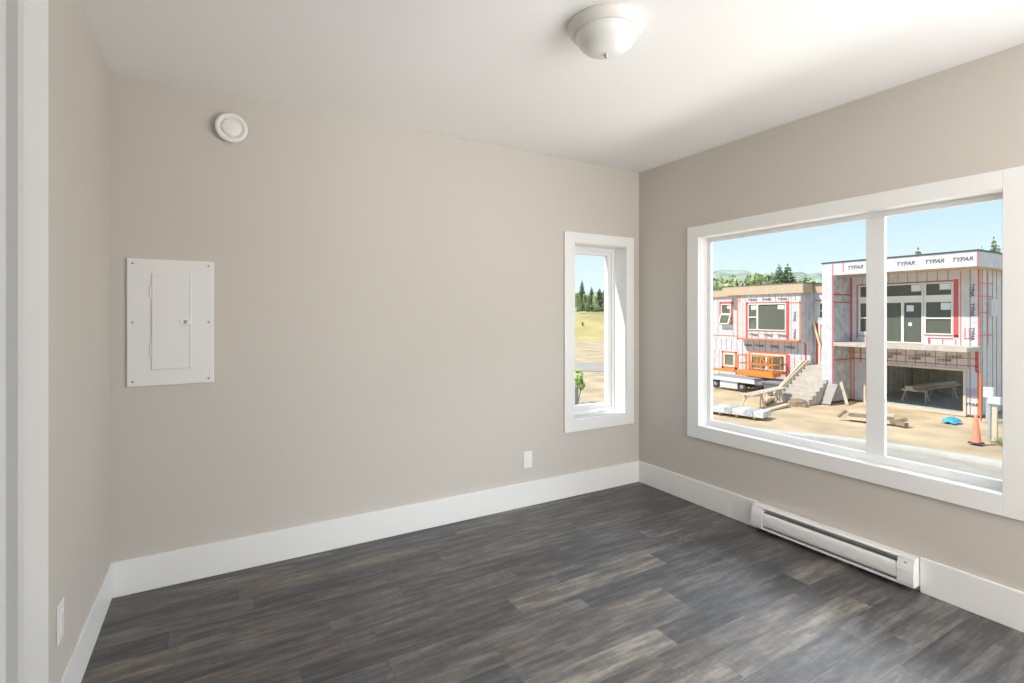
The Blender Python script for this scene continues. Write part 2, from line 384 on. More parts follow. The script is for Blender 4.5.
# baseboard heater
y0, y1 = 1.149, 2.009
c = (XR, (y0+y1)/2, .028)
t = empty('baseboard_heater', c, 'long white electric baseboard heater under the wide window', 'heater')
P0 = lambda yy: (lambda x, z: (XR-x, yy, z))
MB(c).box(XR-.012, XR-.001, y0+.002, y1-.002, .028, .164).build('back_plate', 'heater', t)
MB(c).prism([(.01, .166), (.050, .166), (.060, .160), (.060, .153), (.052, .153), (.05, .160), (.01, .160)], P0(y0+.071), P0(y1-.071)).build('top_rail', 'heater', t, .001)
fp = [(.056, .128), (.063, .126), (.069, .116), (.071, .1), (.071, .075), (.069, .060), (.064, .050), (.058, .048), (.060, .055), (.064, .064), (.066, .08), (.066, .1), (.064, .114), (.058, .122)]
MB(c).prism(fp, P0(y0+.07), P0(y1-.07)).build('front_cover', 'heater', t)
MB(c).prism([(.01, .028), (.066, .028), (.066, .040), (.062, .040), (.060, .033), (.01, .033)], P0(y0+.004), P0(y1-.004)).build('bottom_lip', 'heater', t)
fm = MB(c)
n = 80
for i in range(n):
    yy = y0+.09+i*(y1-y0-.18)/(n-1); fm.box(XR-.056, XR-.016, yy-.001, yy+.001, .06, .135)
fm.tube((XR-.035, y0+.05, .095), (XR-.035, y1-.05, .095), .009)
fm.build('heating_fins', 'fins', t)
MB(c).box(XR-.045, XR-.013, y0+.071, y1-.071, .136, .142).build('inner_plate', 'fins', t)
ep = [(.01, .028), (.066, .028), (.071, .045), (.073, .07), (.073, .105), (.070, .122), (.062, .150), (.060, .166), (.01, .166)]
for a, b in ((y0, y0+.072), (y1-.072, y1)):
    MB(c).prism(ep, P0(a), P0(b)).build('end_cap', 'heater', t, .002)
MB(c).box(XR-.0655, XR-.060, y0+.030, y0+.042, .137, .143).build('rating_mark', 'slot', t)

# ================================================================ OUTDOORS
GZ = -3.22
def gpath(pts, w, z0, z1, name, m):
    b = MB(); L_, R_ = [], []
    for i, p in enumerate(pts):
        a = Vector(pts[max(0, i-1)]); c = Vector(pts[min(len(pts)-1, i+1)]); d = (c-a).normalized(); n = Vector((-d.y, d.x)); p = Vector(p)
        q, r = p+n*w/2, p-n*w/2
        L_.append((b.v((*q, z0)), b.v((*q, z1)))); R_.append((b.v((*r, z0)), b.v((*r, z1))))
    for i in range(len(pts)-1):
        b.b.faces.new([L_[i][1], R_[i][1], R_[i+1][1], L_[i+1][1]]); b.b.faces.new([L_[i][0], L_[i][1], L_[i+1][1], L_[i+1][0]]); b.b.faces.new([R_[i][0], R_[i+1][0], R_[i+1][1], R_[i][1]])
    b.b.faces.new([L_[0][0], R_[0][0], R_[0][1], L_[0][1]]); b.b.faces.new([L_[-1][0], L_[-1][1], R_[-1][1], R_[-1][0]])
    return b.build(name, m)
def smooth_path(pts, k=8):
    out = []; P = [Vector(p) for p in pts]; P = [P[0]*2-P[1]]+P+[P[-1]*2-P[-2]]
    for i in range(1, len(P)-2):
        for j in range(k):
            t = j/k; a, b, c, d = P[i-1:i+3]
            out.append(.5*((2*b)+(c-a)*t+(2*a-5*b+4*c-d)*t*t+(3*b-a-3*c+d)*t**3))
    out.append(P[-2]); return [tuple(p) for p in out]
# ground: building lots, then the grassy rise beyond
def hnoise(x, y): return .05*math.sin(x*.9+1.3*math.sin(y*.7))+.04*math.sin(y*1.3+x*.5)
g = MB(); NA, rs = 90, [3.0, 5, 8, 12, 16, 20, 24, 28, 33, 40, 50, 62, 76, 90, 97.5]
def ring_grid(b, rs, zf):
    prev = None
    for r in rs:
        row = []
        for i in range(NA+1):
            a = math.radians(-70+200*i/NA); x, y = r*math.cos(a), r*math.sin(a); row.append(b.v((x, y, zf(r, x, y))))
        if prev:
            for i in range(NA): b.b.faces.new([prev[i], row[i], row[i+1], prev[i+1]])
        prev = row
ring_grid(g, rs, lambda r, x, y: GZ-.10+(hnoise(x, y)*.35 if r > 20 else 0))
struct(g.build('ground', 'dirt', smooth=True), 'sandy bare ground of the building lots', 'ground')
g = MB()
def field_z(r):
    if r < 97: return GZ-.10
    if r < 134: k = (r-97)/37; return GZ-.1+5.5*(k*k*(3-2*k))
    return 2.18-.01*(r-134)
ring_grid(g, [96.5, 99, 103, 108, 113, 118, 123, 128, 134, 145, 170, 220, 300, 450], lambda r, x, y: field_z(r)+.12*math.sin(x*.21)*math.sin(y*.17)*(r > 98))
struct(g.build('field_ground', 'grass', smooth=True), 'dry yellow grass slope below the trees', 'ground')
g = MB()  # far wooded ridge
hp = [(300, 297), (560, 296), (630, 290), (700, 274), (713, 272.5), (722, 271), (730, 269.5), (738, 271.5), (746, 272), (756, 274), (768, 278), (780, 277), (792, 274), (803, 272.5), (815, 274), (840, 280), (1100, 285), (1500, 290)]
def hill_y(px):
    for (a, b), (c, d) in zip(hp, hp[1:]):
        if a <= px <= c: return b+(d-b)*(px-a)/(c-a)
    return 292
pr = None
for i in range(241):
    a = math.radians(-38+76*i/240); px = 512+510*math.tan(a)
    dx, dy = .8645*math.sin(a)+.5023*math.cos(a), .8645*math.cos(a)-.5023*math.sin(a)
    R = 620; zt = 1.343+(315.5-hill_y(px))/510*R*math.cos(a)+1.6*random.random()+1.2*math.sin(i*.9)
    row = [g.v((dx*430, dy*430, -3)), g.v((dx*520, dy*520, zt*.55)), g.v((dx*R, dy*R, zt)), g.v((dx*900, dy*900, zt*.6))]
    if pr:
        for j in range(3): g.b.faces.new([pr[j], row[j], row[j+1], pr[j+1]])
    pr = row
struct(g.build('hills', 'hill', smooth=True), 'far blue green wooded ridge', 'hill')
rd = smooth_path([(16.6, -34), (16.6, -10), (16.6, 3), (16.4, 7.8), (13.6, 12.2), (10, 17), (6, 27), (2, 44)])
struct(gpath(rd, 7.6, GZ-.3, GZ-.03, 'road', 'asphalt'), 'pale asphalt street between the houses', 'road')
struct(gpath([(4, 55.5), (60, 13)], 7.5, GZ-.3, GZ-.045, 'cross_road', 'asphalt'), 'pale cross street beyond the narrow window', 'road')
struct(gpath([(16.4, 21.2), (18.6, 19.3)], .5, GZ-.3, GZ+.05, 'footpath', 'kerb'), 'short pale concrete edge below the bright shrub', 'path')
def offset(pts, k):
    out = []
    for i, p in enumerate(pts):
        a = Vector(pts[max(0, i-1)]); c = Vector(pts[min(len(pts)-1, i+1)]); d = (c-a).normalized(); out.append(tuple(Vector(p)+Vector((-d.y, d.x))*k))
    return out
struct(gpath(offset(rd, -4.1), .55, GZ-.3, GZ+.06, 'kerb', 'kerb'), 'pale concrete kerb along the far street edge', 'kerb')
struct(gpath(offset(rd, 4.1), .55, GZ-.3, GZ+.06, 'kerb', 'kerb'), 'pale concrete kerb on the near street side', 'kerb')

# ---------------------------------------------------------------- the unfinished house across the street
H0 = Vector((30, 12, GZ))
H = empty('unfinished_house', H0, 'house under construction in white wrap with red taped seams across street', 'house')
def hb(): return MB(H0)
FX = 28.3
WZ0, WZT = .42, 2.94
hb().holes('x', 30, 30.15, 9.37, 14.82, GZ, 3.5, [(9.93, 14.03, GZ, -1.23), (10.33, 11.44, WZ0, WZT), (11.5, 13.22, -.05, WZT), (13.28, 14.38, WZ0, WZT)]).build('front_wall', 'wrap', H)
hb().holes('y', 9.37, 9.5, 30.15, 37, GZ, 3.5, [(33.4, 36, GZ+.2, -.6)]).build('side_wall', 'wrap', H)  # hole out of view, added to let daylight into the garage
hb().holes('x', 36.85, 37, 9.5, 14.7, GZ, 3.5, [(9.7, 11.45, GZ+.1, -.5)]).build('inner_rear_wall', 'stud', H)  # unseen rear hole added to brighten the garage
hb().box(30.15, 36.85, 14.70, 14.82, GZ, 3.5).build('inner_side_wall', 'stud', H)
hb().box(30.15, 36.85, 9.5, 14.7, GZ-.1, GZ+.03).build('garage_floor', 'dconc', H)
hb().box(FX, 30, 9.25, 14.82, -.27, -.07).build('balcony_slab', 'conc', H, .01)
hb().box(30.15, 36.85, 9.5, 14.7, -.35, -.07).build('upper_floor', 'conc', H)
# garage stud lines
st = hb()
for i in range(5, 13): st.box(36.70, 36.84, 9.6+i*.41, 9.65+i*.41, GZ+.03, -.36)
for i in range(9): st.box(31+i*.6, 31.05+i*.6, 14.58, 14.69, GZ+.03, -.36)
st.build('garage_studs', 'lumber', H)
# fin wall
fin = hb().box(FX, 30.15, 14.82, 15.39, GZ, 3.47).build('fin_wall', 'wrap', H)
hb().box(FX+.06, 30, 14.812, 14.82, GZ, 3.47).build('fin_shaded_side', 'wrapshade', fin)  # thin sheet giving the fin's side its shaded colour
# roof and fascia of the tall block
hb().box(FX, 37.5, 8.87, 15.39, 3.47, 4.12).build('fascia', 'wrap', H)
hb().box(FX+.02, 37.4, 8.89, 15.37, 3.462, 3.47).build('soffit', 'osb', H)
hb().box(FX-.03, 37.53, 8.84, 15.42, 4.12, 4.19).build('roof_edge', 'cap', H)
gf = hb().ringx(29.93, 30.16, 9.83, 14.13, GZ-.1, -1.14, .10, .10, .10, .10).build('garage_door_frame', 'lumber', H)

def house_window(X, Y0, Y1, z0, z1, rails=(), mulls=(), stick=None, fw=.06, name='window'):
    f = hb(); f.ringx(X-.03, X+.08, Y0, Y1, z0, z1, fw, fw, fw, fw)
    for r in rails: f.box(X-.025, X+.075, Y0+fw, Y1-fw, r-.035, r+.035)
    for m_ in mulls: f.box(X-.028, X+.078, m_-.06, m_+.06, z0+fw, z1-fw)
    fo = f.build(name, 'wframe', H, .008)
    hb().box(X+.03, X+.04, Y0+fw, Y1-fw, z0+fw, z1-fw).build('pane', 'dpane', fo)
    for s_ in stick or []: hb().box(X+.022, X+.029, *s_).build('sticker', 'sticker', fo)
    return fo
# right, centre and left window units with transoms
house_window(30, 10.33, 11.44, .42, 2.05, (1.21,), (), [(10.42, 10.80, 1.62, 1.95)])
house_window(30, 10.33, 11.44, 2.27, WZT, (), (), [(10.42, 10.85, 2.58, 2.86)])
house_window(30, 13.28, 14.38, .42, 2.05, (1.21,), (), [(13.37, 13.72, 1.62, 1.95)])
house_window(30, 13.28, 14.38, 2.27, WZT, (), (), [(13.37, 13.78, 2.58, 2.86)])
house_window(30, 11.5, 13.22, 2.27, WZT, (), (), [(11.60, 12.0, 2.54, 2.86)])
house_window(30, 11.5, 13.22, -.05, 2.05, (), (12.36,), [(11.9, 12.2, 1.55, 1.85), (11.98, 12.12, .82, .99)], name='patio_door')
mp_ = hb()
for a, b in ((10.33, 11.44), (11.5, 13.22), (13.28, 14.38)): mp_.box(29.985, 30.06, a, b, 2.05, 2.27)
mp_.build('transom_bar', 'wframe', H)
# inside the patio door
tag(MB((30.6, 12.75, -.07)).bar((30.6, 12.92, -.068), (30.6, 12.92, 1.75), .03, .22, (0, 1, 0)).build('yellow_board', 'yellow'), 'yellow board standing inside the patio door of the unfinished house', 'board')

# ---- lower, left block
L0, L1 = 17.1, 25.5
hb().holes('x', 30, 30.15, L0, L1, GZ, 2.66, [(22.28, 23.06, .77, 2.13), (21.98, 22.85, -2.1, -1.2), (18.5, 20.8, -2.1, -1.1), (17.25, 21.25, -.1, 2.6)]).build('entry_block_wall', 'wrap', H)
hb().box(30, 30.5, L0-.12, L0, GZ, 2.66).build('entry_side_wall', 'wrapshade', H)
hb().holes('x', 30.4, 30.55, 14.82, L0-.12, GZ, 2.66, [(16.0, 16.72, -1.5, .9), (15.9, 16.72, 1.15, 2.1)]).build('entry_wall', 'wrap', H)
hb().box(37, 37.2, 15, L1, GZ, 2.66).build('inner_back_wall', 'stud', H)
hb().box(30.16, 37, 17.1, L1, -.3, -.1).build('inner_floor', 'conc', H)
bump = hb().holes('x', 29.4, 29.5, L0+.1, 21.38, -.2, 2.66, [(18.08, 20.59, .42, 2.08)])
bump.box(29.5, 30, L0+.1, L0+.2, -.2, 2.66); bump.box(29.5, 30, 21.28, 21.38, -.2, 2.66); bump.box(29.5, 30, L0+.2, 21.28, -.2, -.1)
bump.build('bay_wall', 'wrap', H)
hb().box(29.25, 38, 16.98, 22.37, 2.66, 3.22).build('bay_fascia', 'osb', H)
hb().box(29.22, 38, 16.95, 22.40, 3.22, 3.26).build('bay_roof_edge', 'roofing', H)
hb().box(29.85, 38, 22.40, 26, 2.62, 3.08).build('low_fascia', 'osb', H)
hb().box(30.30, 38, 15.42, 16.94, 2.66, 3.10).build('low_fascia', 'osb', H)
hb().box(30.25, 38, 15.42, 16.94, 3.10, 3.16).build('roof_edge', 'roofing', H)
hb().box(29.82, 38, 22.41, 26.02, 3.08, 3.14).build('roof_edge', 'roofing', H)
for yy in (18.1, 19.2, 20.3, 21.35): hb().box(29.243, 29.25, yy-.02, yy+.02, 2.66, 3.22).build('fascia_joint', 'lumber', H)
house_window(29.4, 18.08, 20.59, .42, 2.08, (), (19.93,), [(18.2, 18.62, 1.72, 1.98), (20.05, 20.4, 1.72, 1.98)])
hb().box(29.37, 29.47, 19.99, 20.53, 1.20, 1.27).build('sash_rail', 'wframe', H)
house_window(30, 22.28, 23.06, 1.42, 2.13, (), (), [(22.36, 22.6, 1.8, 2.0)], .07)
aw = hb(); o_ = Vector((30, 22.67, 1.42))
for a, b in (((29.97, 22.30, 1.40), (29.72, 22.30, .80)), ((29.97, 23.04, 1.40), (29.72, 23.04, .80))): aw.bar(a, b, .07, .06)
aw.bar((29.97, 22.28, 1.40), (29.97, 23.06, 1.40), .06, .07); aw.bar((29.72, 22.28, .80), (29.72, 23.06, .80), .06, .07)
awo = aw.build('open_awning_sash', 'wframe', H)
hb().bar((29.96, 22.67, 1.37), (29.73, 22.67, .83), .70, .01).build('pane', 'dpane', awo)
house_window(30, 21.98, 22.85, -2.1, -1.2, (), (), None, .10)
house_window(30, 18.5, 20.8, -2.1, -1.1, (), (19.72,), None, .07)
f = hb().ringx(30.37, 30.5, 16.0, 16.72, -1.5, .9, .08, .08, .06, .08).build('entry_door', 'wframe', H)
hb().box(30.44, 30.46, 16.08, 16.64, -1.44, .82).build('door_leaf', 'lumber', f)
house_window(30.4, 15.9, 16.72, 1.15, 2.1, (1.62,), (), None, .06)

# ---- stairs (concrete) with landing
sp = [(26.55, GZ-.1)]; n = 9; zt = -1.53
for i in range(n):
    z = GZ+(zt-GZ)*(i+1)/n; x = 26.55+i*.325
    sp += [(x, z), (x+.325 if i < n-1 else 30.38, z)]
sp += [(30.38, GZ-.1)]
hb().prism(sp, lambda x, z: (x, 14.83 if False else 15.40, z), lambda x, z: (x, 17.0, z)).build('entry_stairs', 'conc', H)
sq = [(26.55, GZ-.1)]
for i in range(6):
    z = GZ+(zt-GZ)*(i+1)/n; x = 26.55+i*.325
    if x < 28.27: sq += [(x, z), (min(x+.325, 28.29), z)]
sq += [(28.29, GZ-.1)]
hb().prism(sq, lambda x, z: (x, 15.1, z), lambda x, z: (x, 15.40, z)).build('lower_steps', 'conc', H)
lw = hb().prism([(26.6, GZ-.1), (26.6, GZ+.35), (29.3, zt+.25), (29.9, zt+.25), (29.9, GZ-.1)], lambda x, z: (x, 17.0, z), lambda x, z: (x, 17.09, z)).build('stair_side_board', 'lumber', H)

# ---- seam tape, strapping lines and print on the wrap (thin strips stuck to the walls)
def strips(name, m, items, X, th=.006, axis='x'):
    for a0, a1, z0, z1 in items:
        if axis == 'x': hb().box(X-th, X-.0005, a0, a1, z0, z1).build(name, m, H)
        else: hb().box(a0, a1, X-th, X-.0005, z0, z1).build(name, m, H)
strips('seam_tape', 'tape', [(14.72, 14.82, -.05, 3.4), (14.44, 14.50, .1, 3.0), (10.12, 10.30, .35, 3.05), (9.37, 9.42, -.05, 3.45), (10.12, 10.30, .30, .42), (10.3, 11.3, .22, .27), (11.2, 11.3, -.03, .22), (10.7, 10.74, -.03, .22), (10.2, 10.24, -.03, .22), (13.3, 14.5, .22, .27), (14.0, 14.05, -.03, .22),
   (9.70, 9.90, .25, .29), (9.70, 9.74, .25, .75), (9.86, 9.90, .25, .75), (9.39, 9.52, -1.25, -.3), (9.4, 14.8, -1.0, -.955), (9.4, 14.8, -.66, -.63)], 30)
strips('seam_tape', 'otape', [(10.02, 10.06, -.05, 3.4), (9.37, 9.44, GZ, -1.2), (14.60, 14.66, GZ, -.3), (14.3, 14.34, -1.2, -.3), (14.75, 14.82, GZ, -.05)], 30)
strips('strapping_line', 'seam', [(y, y+.03, -1.1, -.28) for y in [9.75+.41*i for i in range(13)]]+[(y, y+.025, 3.0, 3.46) for y in [10.5+.41*i for i in range(10)]]+[(9.68, 9.71, -.05, 3.45), (9.68, 9.71, GZ, -.3), (10.32, 11.46, 2.95, 3.02), (11.48, 13.24, 2.95, 3.02), (13.26, 14.4, 2.95, 3.02), (10.33, 11.44, .36, .42)], 30, .009)
strips('lower_wrap_band', 'bluesh', [(9.45, 9.90, -2.0, -1.3)], 30, .004)
strips('lower_wrap_band', 'lilac', [(9.45, 9.90, -2.35, -2.0)], 30, .005)
strips('seam_tape', 'tape', [(14.82, 14.88, GZ, 3.47), (8.87, 8.91, 3.47, 4.12), (14.82, 14.86, 3.47, 4.1), (14.3, 14.34, 3.6, 4.1)], FX)
for x0, x1, z0, z1 in ((FX, 30, 2.42, 2.50), (FX, 30, 2.02, 2.08), (FX, 30, -1.05, -1.0)): hb().box(x0, x1, 14.803, 14.812, z0, z1).build('seam_tape', 'tape', H)
for x in (30.3, 30.85, 31.5, 32.0, 32.6, 33.2): hb().box(x, x+.05, 9.36, 9.3695, GZ, 3.45).build('strapping_line', 'seam', H)
for x, z0, z1 in ((30.1, -.1, 3.4), (30.95, 0, 3.4), (30.1, GZ, -.3)): hb().box(x, x+.05, 9.355, 9.3695, z0, z1).build('seam_tape', 'otape', H)
for z in (2.2, 1.45, .4, 2.8): hb().box(30, 31.6, 9.352, 9.3695, z, z+.05).build('seam_tape', 'otape', H)
for x in (30.42, 31.2): hb().box(x, x+.11, 9.364, 9.3697, -1.5, 3.4).build('lower_wrap_band', 'bluesh', H)
# left block
strips('seam_tape', 'otape', [(17.2, 21.38, -.2, -.10), (17.2, 17.28, -.2, 2.2), (21.30, 21.38, -.2, 2.6), (17.2, 18.0, 2.06, 2.12)], 29.4)
strips('seam_tape', 'tape', [(17.88, 18.06, -.1, 2.2), (20.61, 20.76, -.1, 2.2), (18.0, 20.7, 2.10, 2.17), (19.3, 19.33, -.1, .38)], 29.4, .007)
strips('seam_tape', 'otape', [(y, y+.025, -.1, 2.6) for y in (17.75, 20.95, 21.15)]+[(18.08, 20.6, .18, .21)], 29.4)
strips('strapping_line', 'seam', [(y, y+.03, -.1, .36) for y in (18.5, 18.95, 19.4, 19.85, 20.3)]+[(y, y+.03, 2.2, 2.64) for y in [17.5+.41*i for i in range(10)]]+[(18.08, 20.59, .35, .42)], 29.4, .008)
strips('strapping_line', 'seam', [(y, y+.03, -1.0, -.2) for y in [17.3+.41*i for i in range(20)]]+[(y, y+.03, -3.0, -1.0) for y in (17.5, 17.9, 18.3, 21.1, 21.4, 21.7, 23.2, 23.6, 24.0)]+[(y, y+.03, -.2, 2.6) for y in (21.7, 22.1, 23.3, 23.7)], 30, .007)
strips('seam_tape', 'tape', [(18.2, 18.46, -2.9, -1.05), (17.2, 17.3, -3.0, -.3), (21.5, 25, -.05, 0), (22.1, 22.28, .7, 2.2), (23.06, 23.2, .7, 2.2), (22.1, 23.2, 2.14, 2.28)], 30)
strips('seam_tape', 'otape', [(18.3, 20.95, -1.06, -.95), (20.82, 20.95, -2.3, -1.06), (18.3, 20.95, -2.3, -2.12), (21.82, 21.96, -2.3, -1.1), (22.87, 23.0, -2.3, -1.1), (21.82, 23.0, -1.18, -1.08), (21.82, 23.0, -2.3, -2.12)], 30, .009)
strips('seam_tape', 'tape', [(16.74, 16.88, -1.5, .9), (15.8, 15.98, -1.5, .9), (14.9, 16.95, 2.2, 2.26)], 30.4)
# printed lettering on the wrap
def lettering(txt, pos, size, rot=0, m='ink', parent=H, shear=0):
    cu = bpy.data.curves.new('print', 'FONT'); cu.body = txt; cu.size = size; cu.extrude = .002; cu.align_x = 'CENTER'; cu.align_y = 'CENTER'; cu.shear = shear; cu.offset = size*.02
    ob = bpy.data.objects.new('print', cu); COL.objects.link(ob)
    bpy.context.view_layer.update()
    me = bpy.data.meshes.new_from_object(ob.evaluated_get(bpy.context.evaluated_depsgraph_get()))
    bpy.data.objects.remove(ob); bpy.data.curves.remove(cu)
    me.materials.clear(); me.materials.append(M[m])
    o = bpy.data.objects.new('printed_lettering', me); COL.objects.link(o); o.parent = parent
    o.location = Vector(pos)-H0
    o.rotation_euler = (Matrix(((0, 0, -1), (-1, 0, 0), (0, 1, 0))) @ Matrix.Rotation(rot, 3, 'Z')).to_euler()
    return o
for y in (13.75, 11.55, 10.43, 9.42): lettering('TYPAR', (FX-.004, y, 3.80), .25, 0, 'ink', H, .25)
for z in (2.5, 1.6, .5): lettering('TYPAR', (29.985, 9.62, z), .2, -PI/2)
for y in (10.3, 11.5, 12.7): lettering('TYPAR', (29.985, y, -.62), .22, .12, 'seam'); lettering('TYPAR', (29.985, y+.35, -.80), .18, .1)
lettering('TYPAR', (29.985, 9.68, -2.75), .2)
for z in (1.3, .25): lettering('TYPAR', (29.385, 17.56, z), .2, -PI/2)
for y in (18.3, 19.3, 20.3): lettering('TYPAR', (29.385, y, 2.32), .2)
for y in (18.3, 19.2, 20.2): lettering('TYPAR', (29.385, y, .1), .2)
for y in (18.2, 19.2, 20.2, 21.0): lettering('TYPAR', (29.98, y, -.6), .2)
# meter box on the side wall
mb = hb().box(30.95, 31.7, 9.22, 9.37, 1.32, 2.1).build('meter_box', 'palem', H, .015)
hb().box(31.2, 31.3, 9.21, 9.225, 1.45, 1.95).build('meter_slot', 'lumber', mb)

# ---------------------------------------------------------------- things on the site
def leaning(name, p, q, w, h, m, lab, cat, up=(0, 0, 1)):
    o = Vector(p); return tag(MB(p).bar(p, q, w, h, up).build(name, m, None, .004), lab, cat)
leaning('plywood_sheet', (27.5, 14.80, GZ-.06), (28.24, 14.80, GZ+.95), .5, .03, 'sheet', 'grey beige sheet leaning on the fin wall beside the stairs', 'board', (1, 0, 0))
leaning('leaning_stud', (28.25, 14.1, GZ-.06), (28.75, 14.70, GZ+1.1), .14, .05, 'lumber', 'pale timber stud leaning on the fin wall near the garage', 'timber')
leaning('handrail_board', (26.35, 16.88, GZ+.22), (29.6, 16.88, zt+.24), .06, .2, 'lumber', 'long pale board laid up the left side of the stairs', 'board')
leaning('brace_timber', (30.30, 16.55, -.55), (30.25, 17.0, 1.15), .10, .10, 'lumber', 'slanted timber brace across the entry beside the tall pier', 'timber')

# scissor lift
lo = (29.2, 19.7, GZ)
t = empty('scissor_lift', lo, 'orange scissor lift with guard rails parked against the left house wall', 'lift')
b = MB(lo).box(28.75, 29.65, 18.55, 20.9, GZ+.85, GZ+1.12); b.box(28.7, 28.76, 18.45, 21.0, GZ+.80, GZ+1.02); b.build('platform', 'orange', t, .01)
r = MB(lo)
for yy in (18.55, 19.3, 20.1, 20.9):
    for xx in (28.78, 29.62): r.bar((xx, yy, GZ+1.1), (xx, yy, GZ+2.05), .05, .05)
for zz in (1.55, 2.05):
    for xx in (28.78, 29.62): r.bar((xx, 18.55, GZ+zz), (xx, 20.9, GZ+zz), .05, .05)
    for yy in (18.55, 20.9): r.bar((28.78, yy, GZ+zz), (29.62, yy, GZ+zz), .05, .05)
r.bar((28.78, 18.55, GZ+1.1), (28.78, 19.3, GZ+2.05), .05, .05); r.build('guard_rail', 'orange', t)
b = MB(lo)
for xx in (28.95, 29.45):
    b.bar((xx, 18.8, GZ+.55), (xx, 20.6, GZ+.85), .06, .1); b.bar((xx, 20.6, GZ+.55), (xx, 18.8, GZ+.85), .06, .1)
b.build('scissor_arms', 'greym', t)
MB(lo).box(28.8, 29.6, 18.6, 20.85, GZ+.28, GZ+.58).build('chassis', 'greym', t, .02)
for xx in (28.82, 29.58):
    for yy in (18.95, 20.5): MB(lo).tube((xx-.09, yy, GZ+.2), (xx+.09, yy, GZ+.2), .24, n=20).build('wheel', 'rubber', t)
b = MB(lo).box(28.5, 28.62, 20.95, 22.6, GZ+.95, GZ+1.12); b.build('extension_deck', 'orange', t, .01)
# flatbed trailer
to = (28.0, 20.6, GZ)
t = empty('flatbed_trailer', to, 'grey flatbed trailer with white tool box parked left of the stairs', 'trailer')
MB(to).box(27.5, 28.4, 18.95, 22.0, GZ+.62, GZ+.80).build('deck', 'greym', t, .01)
MB(to).box(27.42, 27.5, 18.8, 22.0, GZ+.50, GZ+.74).build('side_rail', 'palem', t, .01)
MB(to).box(27.52, 28.2, 20.0, 21.25, GZ+.06, GZ+.56).build('tool_box', 'palem', t, .02)
for yy in (19.72, 21.6):
    wo = MB(to).tube((27.55, yy, GZ+.24), (27.75, yy, GZ+.24), .28, n=24).build('wheel', 'rubber', t)
    MB(to).lathe([(0, .01), (.13, .01), (.12, .03), (0, .035)], (27.555, yy, GZ+.24), (-1, 0, 0), 20).build('hub', 'greym', wo)
MB(to).bar((27.95, 18.95, GZ+.55), (27.95, 18.72, GZ+.5), .1, .1).build('tow_bar', 'greym', t)
# dark bin beside stairs
bo = (28.2, 17.9, GZ)
t = empty('waste_bin', bo, 'low dark waste bin standing between trailer and stairs', 'bin')
MB(bo).prism([(17.35, GZ), (18.35, GZ), (18.55, GZ+.62), (17.2, GZ+.62)], lambda y, z: (27.8, y, z), lambda y, z: (28.7, y, z)).build('body', 'bin', t, .02)
MB(bo).ringx(27.75, 28.75, 17.15, 18.6, GZ+.60, GZ+.68, .06, .06, .03, .02).build('rim', 'greym', t)
# sawhorses with boards
def sawhorse(p, ang, L_, hgt, lab, m='lumber', grp=None):
    t = empty('sawhorse', p, lab, 'sawhorse', grp); t.rotation_euler.z = ang
    MB().box(-L_/2, L_/2, -.045, .045, hgt-.09, hgt).build('beam', m, t, .004)
    for sx_ in (-1, 1):
        for sy_ in (-1, 1): MB().bar((sx_*(L_/2-.12), sy_*.03, hgt-.05), (sx_*(L_/2-.02), sy_*.26, -.02), .05, .09).build('leg', m, t)
    return t
sawhorse((23.2, 15.95, GZ), -.5, 1.0, .62, 'low timber sawhorse holding the near end of the long planks')
sawhorse((25.6, 16.45, GZ), -.5, 1.0, .62, 'low timber sawhorse holding the far end of the long planks')
for i, (dy, z, lab) in enumerate(((-.22, .64, 'pale plank on the sawhorses, edge nearest the stairs side'), (0.0, .64, 'middle pale plank lying on the two sawhorses'), (.2, .64, 'pale plank on the sawhorses, outermost on the street left side'))):
    p = (22.55, 15.85+dy, GZ+z+.02); q = (26.6, 16.6+dy*.8, GZ+z+.02)
    tag(MB(p).bar(p, q, .16, .045).build('plank', 'lumber', None, .004), lab, 'plank')
for i, (p, q, lab) in enumerate((((22.9, 15.1, GZ-.02), (25.4, 15.5, GZ+.0), 'brown plank lying on dirt beside the sawhorses'), ((24.4, 16.1, GZ+.0), (26.4, 17.0, GZ+.02), 'short brown timber lying under the planks on sawhorses'))):
    tag(MB(p).bar(p, q, .24, .10).build('plank', 'oldwood' if i else 'lumber', None, .004), lab, 'plank')
# dirt clump by the stairs
b = MB((26.0, 15.35, GZ)); bmesh.ops.create_icosphere(b.b, subdivisions=3, radius=.32)
for v in b.b.verts: v.co = Vector((v.co.x*1.0, v.co.y*1.3, max(-.12, v.co.z*.7)))*(1+.25*math.sin(v.co.x*17+v.co.y*13)+.12*random.random())
tag(b.build('dirt_clod', 'oldwood'), 'dark brown clod of earth at the foot of the stairs', 'earth clod')
# wrapped stack of panels by the street
so = (20.85, 15.2, GZ)
t = empty('wrapped_panel_stack', so, 'low long white plastic wrapped stack lying near the street', 'stack')
b = MB(so); b.bar((21.2, 13.9, GZ+.17), (20.45, 16.9, GZ+.17), .95, .26); b.build('wrapped_panels', 'wrapplastic', t, .03, seg=3)
b = MB(so)
for k in (.12, .37, .62, .87):
    c_ = Vector((21.2, 13.9, GZ+.02)).lerp(Vector((20.45, 16.9, GZ+.02)), k); b.bar(c_+Vector((-.5, -.12, 0)), c_+Vector((.5, .12, 0)), .09, .09)
b.build('bearer', 'oldwood', t)
b = MB(so)
for k in (.2, .5, .8):
    c_ = Vector((21.2, 13.9, GZ+.17)).lerp(Vector((20.45, 16.9, GZ+.17)), k)
    for e_ in ((-.485, -.121), (.485, .121)): b.bar(c_+Vector((*e_, -.12)), c_+Vector((*e_, .135)), .35, .012, (1, .25, 0))
    b.bar(c_+Vector((-.485, -.121, .134)), c_+Vector((.485, .121, .134)), .35, .01)
b.build('printed_band', 'bandgrey', t)
